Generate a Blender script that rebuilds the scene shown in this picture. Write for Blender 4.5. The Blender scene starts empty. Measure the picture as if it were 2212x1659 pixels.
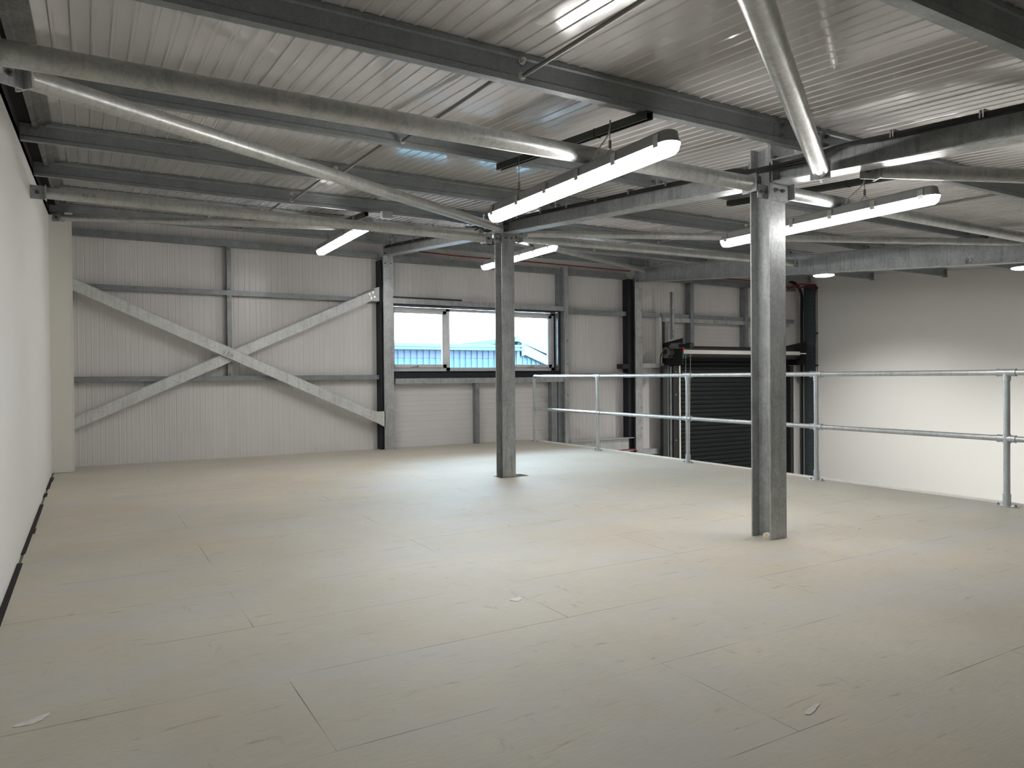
import bpy, bmesh, math, random
from mathutils import Vector, Matrix
random.seed(7)
SC = bpy.context.scene
COL = SC.collection
V = Vector
Z0, SL = 2.395, 0.082                      # underside of the roof sheets: z = Z0 + SL * y
def zs(y): return Z0 + SL * y
ROOF_U = V((0, 1, SL)).normalized()        # up the slope
ROOF_N = V((0, -SL, 1)).normalized()
XL, XR, YW, YB, ZG = -0.383, 13.72, 10.78, -4.6, -3.2

# ------------------------------------------------------------------ materials
def nodes(name):
    m = bpy.data.materials.new(name); m.use_nodes = True
    nt = m.node_tree; nt.nodes.clear()
    out = nt.nodes.new('ShaderNodeOutputMaterial')
    p = nt.nodes.new('ShaderNodeBsdfPrincipled')
    nt.links.new(p.outputs[0], out.inputs[0])
    return m, nt, p
def N(nt, t, **kw):
    n = nt.nodes.new(t)
    for k, v in kw.items():
        if k.startswith('i_'): n.inputs[k[2:].replace('_', ' ')].default_value = v
        else: setattr(n, k, v)
    return n
def coords(nt, scale=(1, 1, 1)):
    tc = N(nt, 'ShaderNodeNewGeometry'); mp = N(nt, 'ShaderNodeMapping')
    mp.inputs['Scale'].default_value = scale
    nt.links.new(tc.outputs['Position'], mp.inputs[0]); return mp.outputs[0]
def ramp(nt, fac, stops):
    r = N(nt, 'ShaderNodeValToRGB'); e = r.color_ramp.elements
    e[0].position, e[0].color = stops[0][0], (*stops[0][1], 1)
    e[1].position, e[1].color = stops[-1][0], (*stops[-1][1], 1)
    for p, c in stops[1:-1]:
        n = e.new(p); n.color = (*c, 1)
    nt.links.new(fac, r.inputs[0]); return r.outputs[0]
def mix(nt, a, b, f, mode='MIX'):
    m = N(nt, 'ShaderNodeMix', data_type='RGBA', blend_type=mode)
    for s, v in ((m.inputs[0], f), (m.inputs[6], a), (m.inputs[7], b)):
        if hasattr(v, 'links'): nt.links.new(v, s)
        elif isinstance(v, (int, float)): s.default_value = v
        else: s.default_value = (*v, 1)
    return m.outputs[2]
def noise(nt, co, scale, detail=3, rough=.55, dist=0):
    n = N(nt, 'ShaderNodeTexNoise'); n.inputs['Scale'].default_value = scale
    n.inputs['Detail'].default_value = detail; n.inputs['Roughness'].default_value = rough
    n.inputs['Distortion'].default_value = dist
    nt.links.new(co, n.inputs['Vector']); return n.outputs[0]
def plain(name, col, rough=.6, metal=0.0, var=.06, spec=.5, nscale=6):
    m, nt, p = nodes(name)
    co = coords(nt)
    f = noise(nt, co, nscale)
    c = ramp(nt, f, [(.3, tuple(x * (1 - var) for x in col)), (.7, tuple(min(1, x * (1 + var)) for x in col))])
    nt.links.new(c, p.inputs['Base Color'])
    p.inputs['Roughness'].default_value = rough; p.inputs['Metallic'].default_value = metal
    p.inputs['Specular IOR Level'].default_value = spec
    return m
def galv(name, lo, hi, rough=.42, metal=.75, spangle=55, dirt=.35, warm=0.0, streak=.35):
    m, nt, p = nodes(name)
    co = coords(nt)
    vo = N(nt, 'ShaderNodeTexVoronoi'); vo.inputs['Scale'].default_value = spangle
    nt.links.new(co, vo.inputs['Vector'])
    n1 = noise(nt, co, 7, 4)
    n2 = noise(nt, co, 90, 2)
    bw = N(nt, 'ShaderNodeSeparateColor'); nt.links.new(vo.outputs['Color'], bw.inputs[0])
    a = N(nt, 'ShaderNodeMath', operation='MULTIPLY_ADD'); a.inputs[1].default_value = .14; a.inputs[2].default_value = 0
    nt.links.new(bw.outputs[0], a.inputs[0])
    b = N(nt, 'ShaderNodeMath', operation='MULTIPLY_ADD'); b.inputs[1].default_value = .55
    nt.links.new(n1, b.inputs[0]); nt.links.new(a.outputs[0], b.inputs[2])
    c2 = N(nt, 'ShaderNodeMath', operation='MULTIPLY_ADD'); c2.inputs[1].default_value = .3
    nt.links.new(n2, c2.inputs[0]); nt.links.new(b.outputs[0], c2.inputs[2])
    col = ramp(nt, c2.outputs[0], [(.28, lo), (.66, hi)])
    st = noise(nt, coords(nt, (14, 14, 1.0)), 2.2, 3, .7)
    col = mix(nt, col, tuple(x * .6 for x in lo), ramp(nt, st, [(.50, (0, 0, 0)), (.68, (streak,) * 3)]))
    # scuffs and stains
    n3 = noise(nt, coords(nt, (1.3, 1.3, 3.0)), 4.2, 6, .78, .6)
    dm = ramp(nt, n3, [(.63, (0, 0, 0)), (.72, (dirt,) * 3)])
    col = mix(nt, col, tuple(x * .35 for x in lo), dm)
    if warm:
        n4 = noise(nt, co, 2.5, 3, .7)
        wm = ramp(nt, n4, [(.48, (0, 0, 0)), (.66, (warm,) * 3)])
        col = mix(nt, col, (.55, .50, .36), wm)
    nt.links.new(col, p.inputs['Base Color'])
    p.inputs['Metallic'].default_value = metal
    r = ramp(nt, c2.outputs[0], [(.3, (rough + .12,) * 3), (.8, (rough - .08,) * 3)])
    nt.links.new(r, p.inputs['Roughness'])
    bp = N(nt, 'ShaderNodeBump'); bp.inputs['Strength'].default_value = .12; bp.inputs['Distance'].default_value = .002
    nt.links.new(n2, bp.inputs['Height']); nt.links.new(bp.outputs[0], p.inputs['Normal'])
    return m
M = {}
M['galv'] = galv('galvanised_steel', (.285, .303, .308), (.50, .522, .527), .38, .32, dirt=.40, streak=.5)
M['tube'] = galv('galvanised_tube', (.36, .372, .37), (.54, .555, .545), .32, .45, warm=.12, dirt=.4)
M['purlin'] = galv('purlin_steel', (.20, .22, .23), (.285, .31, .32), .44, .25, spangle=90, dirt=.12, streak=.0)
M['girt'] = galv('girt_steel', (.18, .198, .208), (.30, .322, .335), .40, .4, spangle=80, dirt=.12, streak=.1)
M['brace'] = galv('brace_steel', (.50, .52, .52), (.68, .70, .70), .50, .3, dirt=.75)
M['rail'] = galv('handrail_steel', (.46, .50, .52), (.64, .68, .70), .32, .6, spangle=120, dirt=.2)
M['bolt'] = plain('zinc_bolt', (.22, .22, .21), .4, .8)
M['boltlight'] = plain('bright_zinc_bolt', (.65, .65, .62), .35, .7)
M['black'] = plain('black_painted_steel', (.012, .012, .013), .5)
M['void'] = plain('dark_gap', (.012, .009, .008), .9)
M['navy'] = plain('black_lining_and_shade', (.008, .010, .016), .65)
M['upvc'] = plain('white_upvc', (.80, .81, .83), .35)
M['gasket'] = plain('dark_gasket', (.03, .035, .06), .5)
M['white_strip'] = plain('white_plastic', (.75, .75, .72), .4)
M['channel'] = plain('dark_channel', (.05, .055, .05), .5, .5)
M['housing'] = plain('grey_housing', (.23, .235, .24), .45)
M['clip'] = plain('steel_clip', (.42, .42, .40), .35, .8)
M['wire'] = plain('steel_wire', (.18, .18, .17), .4, .7)
M['cable_black'] = plain('black_cable', (.006, .006, .006), .6)
M['cable_grey'] = plain('grey_cable', (.45, .45, .43), .5)
M['cable_red'] = plain('red_cable', (.20, .018, .012), .5)
M['red'] = plain('red_plastic', (.5, .03, .02), .5)
M['green'] = plain('green_plastic', (.01, .16, .07), .5)
M['flash'] = galv('flashing', (.10, .10, .095), (.20, .20, .19), .5, .4, dirt=.7)
M['ink'] = plain('ink_mark', (.03, .03, .035), .8)
M['motor'] = plain('motor_casting', (.22, .22, .21), .4, .5)
M['curtain'] = plain('dark_shutter_slat', (.007, .009, .010), .55, .0, spec=.18)
M['tray'] = plain('tray_steel', (.10, .125, .14), .45, .6)
M['foam'] = plain('expanding_foam', (.74, .66, .54), .9, var=.2, nscale=60)
M['concrete'] = plain('concrete', (.36, .35, .33), .8)
M['tarmac'] = plain('tarmac', (.10, .10, .11), .9)
M['board_edge'] = plain('board_edge', (.88, .87, .85), .6)

def mat_floor():
    m, nt, p = nodes('chipboard_deck')
    co = coords(nt)
    base = ramp(nt, noise(nt, co, .8, 4, .6), [(.35, (.575, .54, .46)), (.65, (.655, .615, .53))])
    # fine grain streaks
    g = noise(nt, coords(nt, (2.0, 26, 1)), 6, 4, .7)
    base = mix(nt, base, ramp(nt, g, [(.3, (.62, .60, .56)), (.7, (1.0, 1.0, 1.0))]), .42, 'MULTIPLY')
    g2 = noise(nt, coords(nt, (40, 40, 1)), 4, 4, .8)
    base = mix(nt, base, ramp(nt, g2, [(.3, (.72, .72, .70)), (.7, (1.05, 1.05, 1.05))]), .3, 'MULTIPLY')
    # scuffs
    for (sc, seed, lo, hi, c, f) in (((1.2, 6, 1), 3.1, .60, .68, (.24, .21, .17), .5), ((5, 1.5, 1), 8.0, .62, .70, (.26, .23, .19), .4), ((2, 4, 1), 5.0, .70, .72, (.85, .82, .74), .5)):
        mp = N(nt, 'ShaderNodeMapping'); gm = N(nt, 'ShaderNodeNewGeometry')
        mp.inputs['Scale'].default_value = sc; mp.inputs['Location'].default_value = (seed, seed * 2, 0)
        mp.inputs['Rotation'].default_value = (0, 0, seed * .13)
        nt.links.new(gm.outputs['Position'], mp.inputs[0])
        s = noise(nt, mp.outputs[0], 2.6, 6, .76, .5)
        base = mix(nt, base, c, ramp(nt, s, [(lo, (0, 0, 0)), (hi, (f,) * 3)]))
    base = mix(nt, base, (.50, .52, .56), ramp(nt, noise(nt, coords(nt, (.7, 1.6, 1)), 1.3, 4, .6), [(.48, (0, 0, 0)), (.62, (.30,) * 3)]))
    # warm timber patches
    base = mix(nt, base, (.62, .50, .36), ramp(nt, noise(nt, co, 1.1, 3, .5), [(.52, (0, 0, 0)), (.75, (.28,) * 3)]))
    # board joints, running bond
    mp = N(nt, 'ShaderNodeMapping'); gm = N(nt, 'ShaderNodeNewGeometry')
    mp.inputs['Location'].default_value = (-.62 + 2.52 * 4, -1.485 + .6235 * 12, 0)
    nt.links.new(gm.outputs['Position'], mp.inputs[0])
    br = N(nt, 'ShaderNodeTexBrick'); br.offset = .5; br.offset_frequency = 2; br.squash = 1
    br.inputs['Color1'].default_value = (0, 0, 0, 1); br.inputs['Color2'].default_value = (0, 0, 0, 1); br.inputs['Mortar'].default_value = (1, 1, 1, 1)
    br.inputs['Scale'].default_value = 1; br.inputs['Mortar Size'].default_value = .0016; br.inputs['Mortar Smooth'].default_value = .2
    br.inputs['Brick Width'].default_value = 2.52; br.inputs['Row Height'].default_value = .6235; br.inputs['Bias'].default_value = 0
    nt.links.new(mp.outputs[0], br.inputs['Vector'])
    jn = ramp(nt, noise(nt, co, 1.7, 2), [(.42, (.08,) * 3), (.58, (.9,) * 3)])
    jm = mix(nt, (0, 0, 0), br.outputs['Color'], jn)
    base = mix(nt, base, (.07, .055, .04), jm)
    # screw holes near joists every 0.42 m
    vo = N(nt, 'ShaderNodeTexVoronoi'); vo.inputs['Scale'].default_value = 1
    vo.inputs['Randomness'].default_value = .55
    nt.links.new(coords(nt, (2.38, 4.8, .001)), vo.inputs['Vector'])
    dm = ramp(nt, vo.outputs['Distance'], [(.022, (1, 1, 1)), (.030, (0, 0, 0))])
    sel = N(nt, 'ShaderNodeSeparateColor'); nt.links.new(vo.outputs['Color'], sel.inputs[0])
    dm2 = mix(nt, (0, 0, 0), dm, ramp(nt, sel.outputs[0], [(.35, (0, 0, 0)), (.4, (1, 1, 1))]))
    base = mix(nt, base, (.03, .025, .02), dm2)
    nt.links.new(base, p.inputs['Base Color'])
    nt.links.new(ramp(nt, g, [(.2, (.58,) * 3), (.8, (.72,) * 3)]), p.inputs['Roughness'])
    p.inputs['Specular IOR Level'].default_value = .3
    return m
M['floor'] = mat_floor()
def mat_liner(name, col, rough, var=.05, spec=.5):
    m, nt, p = nodes(name)
    co = coords(nt, (1, .35, .35))
    c = ramp(nt, noise(nt, co, 1.6, 3), [(.3, tuple(x * (1 - var) for x in col)), (.7, tuple(x * (1 + var) for x in col))])
    sp = noise(nt, coords(nt), 16, 4, .8, .4)
    c = mix(nt, c, (.10, .09, .08), ramp(nt, sp, [(.735, (0, 0, 0)), (.76, (.6,) * 3)]))
    nt.links.new(c, p.inputs['Base Color'])
    p.inputs['Roughness'].default_value = rough; p.inputs['Specular IOR Level'].default_value = spec
    bp = N(nt, 'ShaderNodeBump'); bp.inputs['Strength'].default_value = .12; bp.inputs['Distance'].default_value = .003
    nt.links.new(noise(nt, coords(nt, (1, .6, .6)), 2.2, 2), bp.inputs['Height'])
    nt.links.new(bp.outputs[0], p.inputs['Normal'])
    return m
M['ceil'] = mat_liner('roof_liner_sheet', (.56, .542, .535), .16, spec=.5)
_p = [n for n in M['ceil'].node_tree.nodes if n.type == 'BSDF_PRINCIPLED'][0]
_p.inputs['Coat Weight'].default_value = .8; _p.inputs['Coat Roughness'].default_value = .07
M['wallsheet'] = mat_liner('wall_liner_sheet', (.66, .645, .645), .30)
def mat_plaster(name, col):
    m, nt, p = nodes(name)
    co = coords(nt)
    c = ramp(nt, noise(nt, co, .7, 4), [(.3, tuple(x * .975 for x in col)), (.7, col)])
    nt.links.new(c, p.inputs['Base Color']); p.inputs['Roughness'].default_value = .75
    p.inputs['Specular IOR Level'].default_value = .25
    bp = N(nt, 'ShaderNodeBump'); bp.inputs['Strength'].default_value = .06; bp.inputs['Distance'].default_value = .003
    nt.links.new(noise(nt, co, 40, 3), bp.inputs['Height']); nt.links.new(bp.outputs[0], p.inputs['Normal'])
    return m
M['white'] = mat_plaster('white_plasterboard', (.80, .80, .785))
M['white_r'] = mat_plaster('white_plasterboard_far', (.78, .775, .755))
M['cream'] = mat_plaster('cream_plasterboard', (.74, .725, .675))
def emit(name, col, s):
    m, nt, p = nodes(name)
    p.inputs['Base Color'].default_value = (*col, 1); p.inputs['Emission Color'].default_value = (*col, 1)
    p.inputs['Emission Strength'].default_value = s; p.inputs['Roughness'].default_value = .4
    return m
M['lamp'] = emit('lit_diffuser', (1.0, .975, .94), 21.0)
M['lamp_round'] = emit('lit_led_disc', (1.0, .965, .88), 26.0)
def mat_glass():
    m = bpy.data.materials.new('window_glass'); m.use_nodes = True
    nt = m.node_tree; nt.nodes.clear()
    out = nt.nodes.new('ShaderNodeOutputMaterial')
    tr = nt.nodes.new('ShaderNodeBsdfTransparent'); gl = nt.nodes.new('ShaderNodeBsdfGlossy'); gl.inputs['Roughness'].default_value = .02
    tr.inputs['Color'].default_value = (.90, .96, .98, 1)
    fr = nt.nodes.new('ShaderNodeFresnel'); fr.inputs['IOR'].default_value = 1.45
    mx = nt.nodes.new('ShaderNodeMixShader')
    nt.links.new(fr.outputs[0], mx.inputs[0]); nt.links.new(tr.outputs[0], mx.inputs[1]); nt.links.new(gl.outputs[0], mx.inputs[2])
    nt.links.new(mx.outputs[0], out.inputs[0]); return m
M['glass'] = mat_glass()
M['teal'] = plain('teal_cladding', (.026, .078, .092), .6, var=.03)
M['teal_roof'] = plain('teal_roof', (.025, .072, .085), .6, var=.03)
M['blue'] = plain('blue_cladding', (.024, .042, .075), .6, var=.12)

# ------------------------------------------------------------------ mesh helpers
def link(o, parent=None):
    COL.objects.link(o)
    if parent is not None: o.parent = parent
    return o
def obj(name, bm, mat, parent=None, smooth=False, origin=None):
    bmesh.ops.remove_doubles(bm, verts=bm.verts, dist=1e-6) if False else None
    bmesh.ops.recalc_face_normals(bm, faces=bm.faces)
    me = bpy.data.meshes.new(name)
    off = V((0, 0, 0))
    if parent is not None:
        q = parent
        while q is not None: off = off + V(q.location); q = q.parent
    elif origin is not None: off = V(origin)
    if off.length: bmesh.ops.translate(bm, verts=bm.verts, vec=-off)
    bm.to_mesh(me); bm.free()
    me.materials.append(M[mat] if isinstance(mat, str) else mat)
    if smooth:
        for p in me.polygons: p.use_smooth = True
        try: me.set_sharp_from_angle(angle=math.radians(smooth if smooth is not True else 40))
        except Exception: pass
    o = bpy.data.objects.new(name, me)
    if parent is None: o.location = off
    return link(o, parent)
def tag(o, label=None, cat=None, group=None, kind=None):
    if label: o['label'] = label
    if cat: o['category'] = cat
    if group: o['group'] = group
    if kind: o['kind'] = kind
    return o
def thing(name, label, cat, loc, group=None, kind=None):
    o = bpy.data.objects.new(name, None); o.empty_display_size = .1; o.location = loc
    link(o); return tag(o, label, cat, group, kind)
def BM(): return bmesh.new()
def box(bm, a, b):
    x0, x1 = sorted((a[0], b[0])); y0, y1 = sorted((a[1], b[1])); z0, z1 = sorted((a[2], b[2]))
    v = [bm.verts.new(c) for c in ((x0, y0, z0), (x1, y0, z0), (x1, y1, z0), (x0, y1, z0), (x0, y0, z1), (x1, y0, z1), (x1, y1, z1), (x0, y1, z1))]
    for f in ((0, 3, 2, 1), (4, 5, 6, 7), (0, 1, 5, 4), (1, 2, 6, 5), (2, 3, 7, 6), (3, 0, 4, 7)): bm.faces.new([v[i] for i in f])
    return bm
def extr(bm, prof, p0, p1, u, v, cap=True):
    """extrude closed 2D profile [(a,b)] from p0 to p1, a along u and b along v"""
    p0, p1, u, v = V(p0), V(p1), V(u), V(v)
    r0 = [bm.verts.new(p0 + u * a + v * b) for a, b in prof]
    r1 = [bm.verts.new(p1 + u * a + v * b) for a, b in prof]
    n = len(prof)
    for i in range(n):
        j = (i + 1) % n
        bm.faces.new((r0[i], r0[j], r1[j], r1[i]))
    if cap:
        bm.faces.new(list(reversed(r0))); bm.faces.new(r1)
    return bm
def thick(poly, t):
    """closed outline around an open polyline"""
    L, R = [], []
    n = len(poly)
    for i, (x, y) in enumerate(poly):
        ds = []
        if i > 0: ds.append((x - poly[i - 1][0], y - poly[i - 1][1]))
        if i < n - 1: ds.append((poly[i + 1][0] - x, poly[i + 1][1] - y))
        ns = []
        for dx, dy in ds:
            l = math.hypot(dx, dy); ns.append((-dy / l, dx / l))
        nx = sum(a for a, _ in ns); ny = sum(b for _, b in ns); l = math.hypot(nx, ny)
        nx, ny = nx / l, ny / l
        k = 1 / max(.4, nx * ns[0][0] + ny * ns[0][1])
        L.append((x + nx * t / 2 * k, y + ny * t / 2 * k)); R.append((x - nx * t / 2 * k, y - ny * t / 2 * k))
    return L + R[::-1]
def iprof(b, d, tf=.009, tw=.007, r=.006):
    h, w = d / 2, b / 2; q = tw / 2
    return [(-w, -h), (w, -h), (w, -h + tf), (q + r, -h + tf), (q, -h + tf + r), (q, h - tf - r), (q + r, h - tf), (w, h - tf), (w, h), (-w, h), (-w, h - tf), (-q - r, h - tf), (-q, h - tf - r), (-q, -h + tf + r), (-q - r, -h + tf), (-w, -h + tf)]
def frame(d):
    d = d.normalized(); a = V((0, 0, 1)) if abs(d.z) < .95 else V((1, 0, 0))
    u = d.cross(a).normalized(); return u, u.cross(d).normalized()
def circ(r, n=16): return [(r * math.cos(2 * math.pi * i / n), r * math.sin(2 * math.pi * i / n)) for i in range(n)]
def tube(bm, p0, p1, r, n=16, cap=True):
    p0, p1 = V(p0), V(p1); u, v = frame(p1 - p0)
    return extr(bm, circ(r, n), p0, p1, u, v, cap)
def path_tube(bm, pts, r, n=8):
    pts = [V(p) for p in pts]; rings = []
    pu = None
    for i, p in enumerate(pts):
        d = (pts[min(i + 1, len(pts) - 1)] - pts[max(i - 1, 0)]).normalized()
        if pu is None: pu, w = frame(d)
        pu = (pu - d * pu.dot(d)).normalized(); w = pu.cross(d)
        rings.append([bm.verts.new(p + pu * a + w * b) for a, b in circ(r, n)])
    for a, b in zip(rings, rings[1:]):
        for i in range(n):
            j = (i + 1) % n; bm.faces.new((a[i], a[j], b[j], b[i]))
    bm.faces.new(rings[0]); bm.faces.new(rings[-1])
    return bm
def spline(pts, k=8):
    pts = [V(p) for p in pts]; out = []
    P = [pts[0]] + pts + [pts[-1]]
    for i in range(1, len(P) - 2):
        a, b, c, d = P[i - 1:i + 3]
        for s in range(k):
            t = s / k
            out.append(.5 * ((2 * b) + (c - a) * t + (2 * a - 5 * b + 4 * c - d) * t * t + (3 * b - a - 3 * c + d) * t ** 3))
    out.append(pts[-1]); return out
def bolt(bm, p, d, r=.012, h=.012):
    """hexagon head with washer and thread"""
    p, d = V(p), V(d).normalized()
    tube(bm, p, p + d * .003, r * 1.35, 12); tube(bm, p, p + d * h, r, 6); tube(bm, p, p + d * (h + .010), r * .55, 8)
def bolts(parent, pts, d, r=.011, h=.012, mat='bolt', name='bolt'):
    for p in pts:
        bm = BM(); bolt(bm, p, d, r, h); obj(name, bm, mat, parent)
def poly_plate(bm, pts, d):
    d = V(d); a = [bm.verts.new(V(p)) for p in pts]; b = [bm.verts.new(V(p) + d) for p in pts]
    bm.faces.new(a); bm.faces.new(b[::-1])
    for i in range(len(a)):
        j = (i + 1) % len(a); bm.faces.new((a[i], b[i], b[j], a[j]))
    return bm

# ------------------------------------------------------------------ handwriting strokes (unit box, x right, y up)
GLY = {'B': [[(0, 0), (0, 1), (.5, .95), (.55, .7), (.1, .52), (.6, .42), (.62, .1), (0, 0)]],
       '1': [[(.2, 0), (.2, .95)]], '0': [[(.3, 0), (.02, .3), (.05, .7), (.3, .85), (.6, .6), (.55, .2), (.3, 0)]],
       '7': [[(0, .85), (.6, .85), (.3, 0)], [(.1, .42), (.6, .46)]], '2': [[(0, .75), (.3, 1), (.58, .75), (.4, .4), (0, 0), (.6, 0)]],
       'V': [[(0, 1), (.25, 0), (.5, 1)]], '8': [[(.3, .5), (.05, .75), (.3, 1), (.5, .75), (.3, .5), (.02, .25), (.3, 0), (.58, .25), (.3, .5)]],
       'H': [[(0, 0), (.05, 1)], [(.5, 0), (.5, 1)], [(0, .5), (.5, .52)]],
       'R': [[(0, 0), (0, 1), (.5, .9), (.5, .6), (0, .5), (.55, 0)]], '3': [[(0, .95), (.5, .9), (.2, .55), (.55, .35), (.3, 0), (0, .1)]], '.': [[(.1, 0), (.2, .05)]],
       '4': [[(.4, 0), (.4, 1), (0, .35), (.55, .35)]]}
def writing(text, p, u, v, n, h, parent, mat='ink', w=.003, name='marking'):
    bm = BM(); p, u, v, n = V(p), V(u).normalized(), V(v).normalized(), V(n).normalized(); x = 0
    for c in text:
        for st in GLY.get(c, []):
            pts = [p + u * (x + a * h * .9) + v * (b * h) + n * .0012 for a, b in st]
            path_tube(bm, spline(pts, 3), w / 2, 5)
        x += h * .85
    return obj(name, bm, mat, parent)

# ------------------------------------------------------------------ ribbed sheets
def ribbed(bm, a0, a1, origin, adir, ldir, ndir, L, pitch, joint0, jpitch, depth=.0035, w=.011, invert=False):
    """strip profile along adir from a0 to a1 swept L along ldir; ndir points into the room"""
    origin, adir, ldir, ndir = V(origin), V(adir), V(ldir), V(ndir)
    pts = [(a0, 0)]
    k0 = math.floor((a0 - joint0) / jpitch) - 1
    nper = round(jpitch / pitch); pp = jpitch / nper
    k = k0
    while joint0 + k * jpitch < a1 + jpitch:
        for i in range(nper):
            c = joint0 + k * jpitch + i * pp
            dd, ww = (depth * 1.3, w * .40) if i == 0 else ((-depth if i % 2 else depth) if invert else depth, w)
            if c - ww > a0 + .002 and c + ww < a1 - .002:
                pts += [(c - ww, 0), (c - ww * .45, -dd), (c + ww * .45, -dd), (c + ww, 0)]
        k += 1
    pts.append((a1, 0)); pts = sorted(pts, key=lambda q: q[0])
    r0 = [bm.verts.new(origin + adir * a + ndir * h) for a, h in pts]
    r1 = [bm.verts.new(origin + adir * a + ndir * h + ldir * L) for a, h in pts]
    for i in range(len(pts) - 1): bm.faces.new((r0[i], r0[i + 1], r1[i + 1], r1[i]))

# ================================================================== THE SHELL
# mezzanine deck, with a jagged left edge and a cut-out round the middle column
def floor_mesh():
    bm = BM()
    xe, hx0, hx1, hy0, hy1 = 6.625, 3.865, 4.50, 6.87, 7.065
    hx1 = 4.22
    cells = [((XL + .02, YB), (xe, hy0)), ((XL + .02, hy1), (xe, YW)), ((XL + .02, hy0), (hx0, hy1)), ((hx1, hy0), (xe, hy1))]
    for (a, b) in cells: box(bm, (a[0], a[1], -.022), (b[0], b[1], 0))
    return bm
fl = obj('floor', floor_mesh(), 'floor'); tag(fl, 'beige chipboard mezzanine deck with dusty scuffs and board joints', 'floor', kind='structure')
bm = BM()
random.seed(3); y = 3.0
while y < 10.1:
    L = random.uniform(.2, .7); w = random.choice((.006, .012, .018, .010))
    if random.random() < .75: box(bm, (XL + .001, y, -.004), (XL + .02 + w, min(y + L, 10.12), .0015))
    y += L
o = obj('trim_3', bm, 'void'); tag(o, 'dark uneven gap between deck and white wall', 'floor gap', kind='structure')
bm = BM(); box(bm, (3.6, 6.7, -.30), (4.6, 7.3, -.28)); box(bm, (6.60, YB, -.30), (6.625, YW, -.024)); box(bm, (XL, YB, -.30), (6.6, YB + .02, -.024))
o = obj('trim_4', bm, 'concrete'); tag(o, 'deck edge and packing under the mezzanine', 'deck edge', kind='structure')
bm = BM(); box(bm, (6.627, YB, -.34), (6.650, YW - .01, .019))
o = obj('trim_5', bm, 'board_edge'); tag(o, 'thin white edge strip along the open side of the deck', 'edge trim', kind='structure')
bm = BM(); box(bm, (XL - .3, YB - .3, ZG - .1), (XR + .3, YW + .25, ZG))
o = obj('floor_ground', bm, 'concrete'); tag(o, 'concrete ground floor below the mezzanine', 'floor', kind='structure')

# roof: ribbed liner sheets running up the slope
bm = BM()
Lr = math.hypot(YW + .2 - YB, SL * (YW + .2 - YB))
ribbed(bm, XL - .1, XR + .1, (0, YB, zs(YB)), (1, 0, 0), ROOF_U, -ROOF_N, Lr + .1, .081, .845, 1.05, depth=-.0042, w=.012)
extr(bm, [(-.1 + XL, .02), (XR + .1, .02), (XR + .1, .09), (-.1 + XL, .09)], (0, YB - .1, zs(YB - .1)), (0, YW + .3, zs(YW + .3)), (1, 0, 0), (0, 0, 1))
o = obj('ceiling', bm, 'ceil'); tag(o, 'pale grey ribbed roof liner sheets sloping up to the window wall', 'ceiling', kind='structure')

# left white wall, boxed pillar, dark strip under the roof
bm = BM()
poly_plate(bm, [(XL, YB, ZG), (XL, YW + .1, ZG), (XL, YW + .1, zs(YW) - .10), (XL, YB, zs(YB) - .10)], (-.12, 0, 0))
o = obj('wall_left', bm, 'white'); tag(o, 'smooth white plasterboard side wall', 'wall', kind='structure')
bm = BM()
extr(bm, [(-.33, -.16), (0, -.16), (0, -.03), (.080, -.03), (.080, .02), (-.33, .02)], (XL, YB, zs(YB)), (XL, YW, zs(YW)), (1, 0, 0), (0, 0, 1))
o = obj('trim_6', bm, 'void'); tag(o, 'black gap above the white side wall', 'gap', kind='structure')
bm = BM()
pr = thick([(.078, -.055), (.105, -.052), (.112, -.030), (.150, -.030), (.156, -.012), (.188, -.010)], .004)
extr(bm, pr, (XL, YB, zs(YB)), (XL, YW - .65, zs(YW - .65)), (1, 0, 0), (0, 0, 1))
o = obj('trim_2', bm, 'flash', smooth=30); tag(o, 'dirty grey folded flashing along the top of the white side wall', 'flashing', kind='structure')
bm = BM(); box(bm, (XL, 10.165, .004), (-.155, YW, 3.06)); box(bm, (-.22, 10.155, 3.06), (-.14, 10.5, 3.10))
for s in (10.165,): box(bm, (-.158, s - .004, .01), (-.148, s + .004, 3.06))
o = obj('trim_1', bm, 'cream'); tag(o, 'cream boxed-in corner pillar between white side wall and ribbed wall', 'pillar', kind='structure')

# right white wall and rear wall
bm = BM(); poly_plate(bm, [(XR, YB, ZG), (XR, YW + .1, ZG), (XR, YW + .1, zs(YW)), (XR, YB, zs(YB))], (.12, 0, 0))
o = obj('wall_right', bm, 'white_r'); tag(o, 'tall plain white wall beyond the open void', 'wall', kind='structure')
bm = BM(); box(bm, (XL - .1, YB - .12, ZG), (XR + .1, YB, zs(YB)))
o = obj('wall_rear', bm, 'white_r'); tag(o, 'plain wall behind the viewer', 'wall', kind='structure')

# far wall: ribbed liner with window opening
WX0, WX1, WZ0, WZ1 = 4.06, 7.21, 1.19, 2.245
bm = BM()
def vpatch(x0, x1, z0, z1): ribbed(bm, x0, x1, (0, YW, z0), (1, 0, 0), (0, 0, 1), (0, -1, 0), z1 - z0, .075, .272, 1.05, depth=.0028, w=.008, invert=True)
def hpatch(x0, x1, z0, z1): ribbed(bm, z0, z1, (x0, YW, 0), (0, 0, 1), (1, 0, 0), (0, -1, 0), x1 - x0, .082, .329, 1.05, depth=.0028, w=.006, invert=True)
top = zs(YW) + .02
vpatch(XL, WX0, ZG, top); vpatch(WX0, WX1, WZ1, top); hpatch(WX0, WX1, ZG, WZ0); vpatch(WX1, 9.6, ZG, top)
vpatch(9.6, 13.3, 2.2, top); hpatch(9.6, 13.3, 1.2, 2.2); vpatch(9.6, XR, ZG, 1.2)
bm.faces.new([bm.verts.new(c) for c in ((13.3, YW, 1.2), (XR, YW, 1.2), (XR, YW, top), (13.3, YW, top))])
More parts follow.
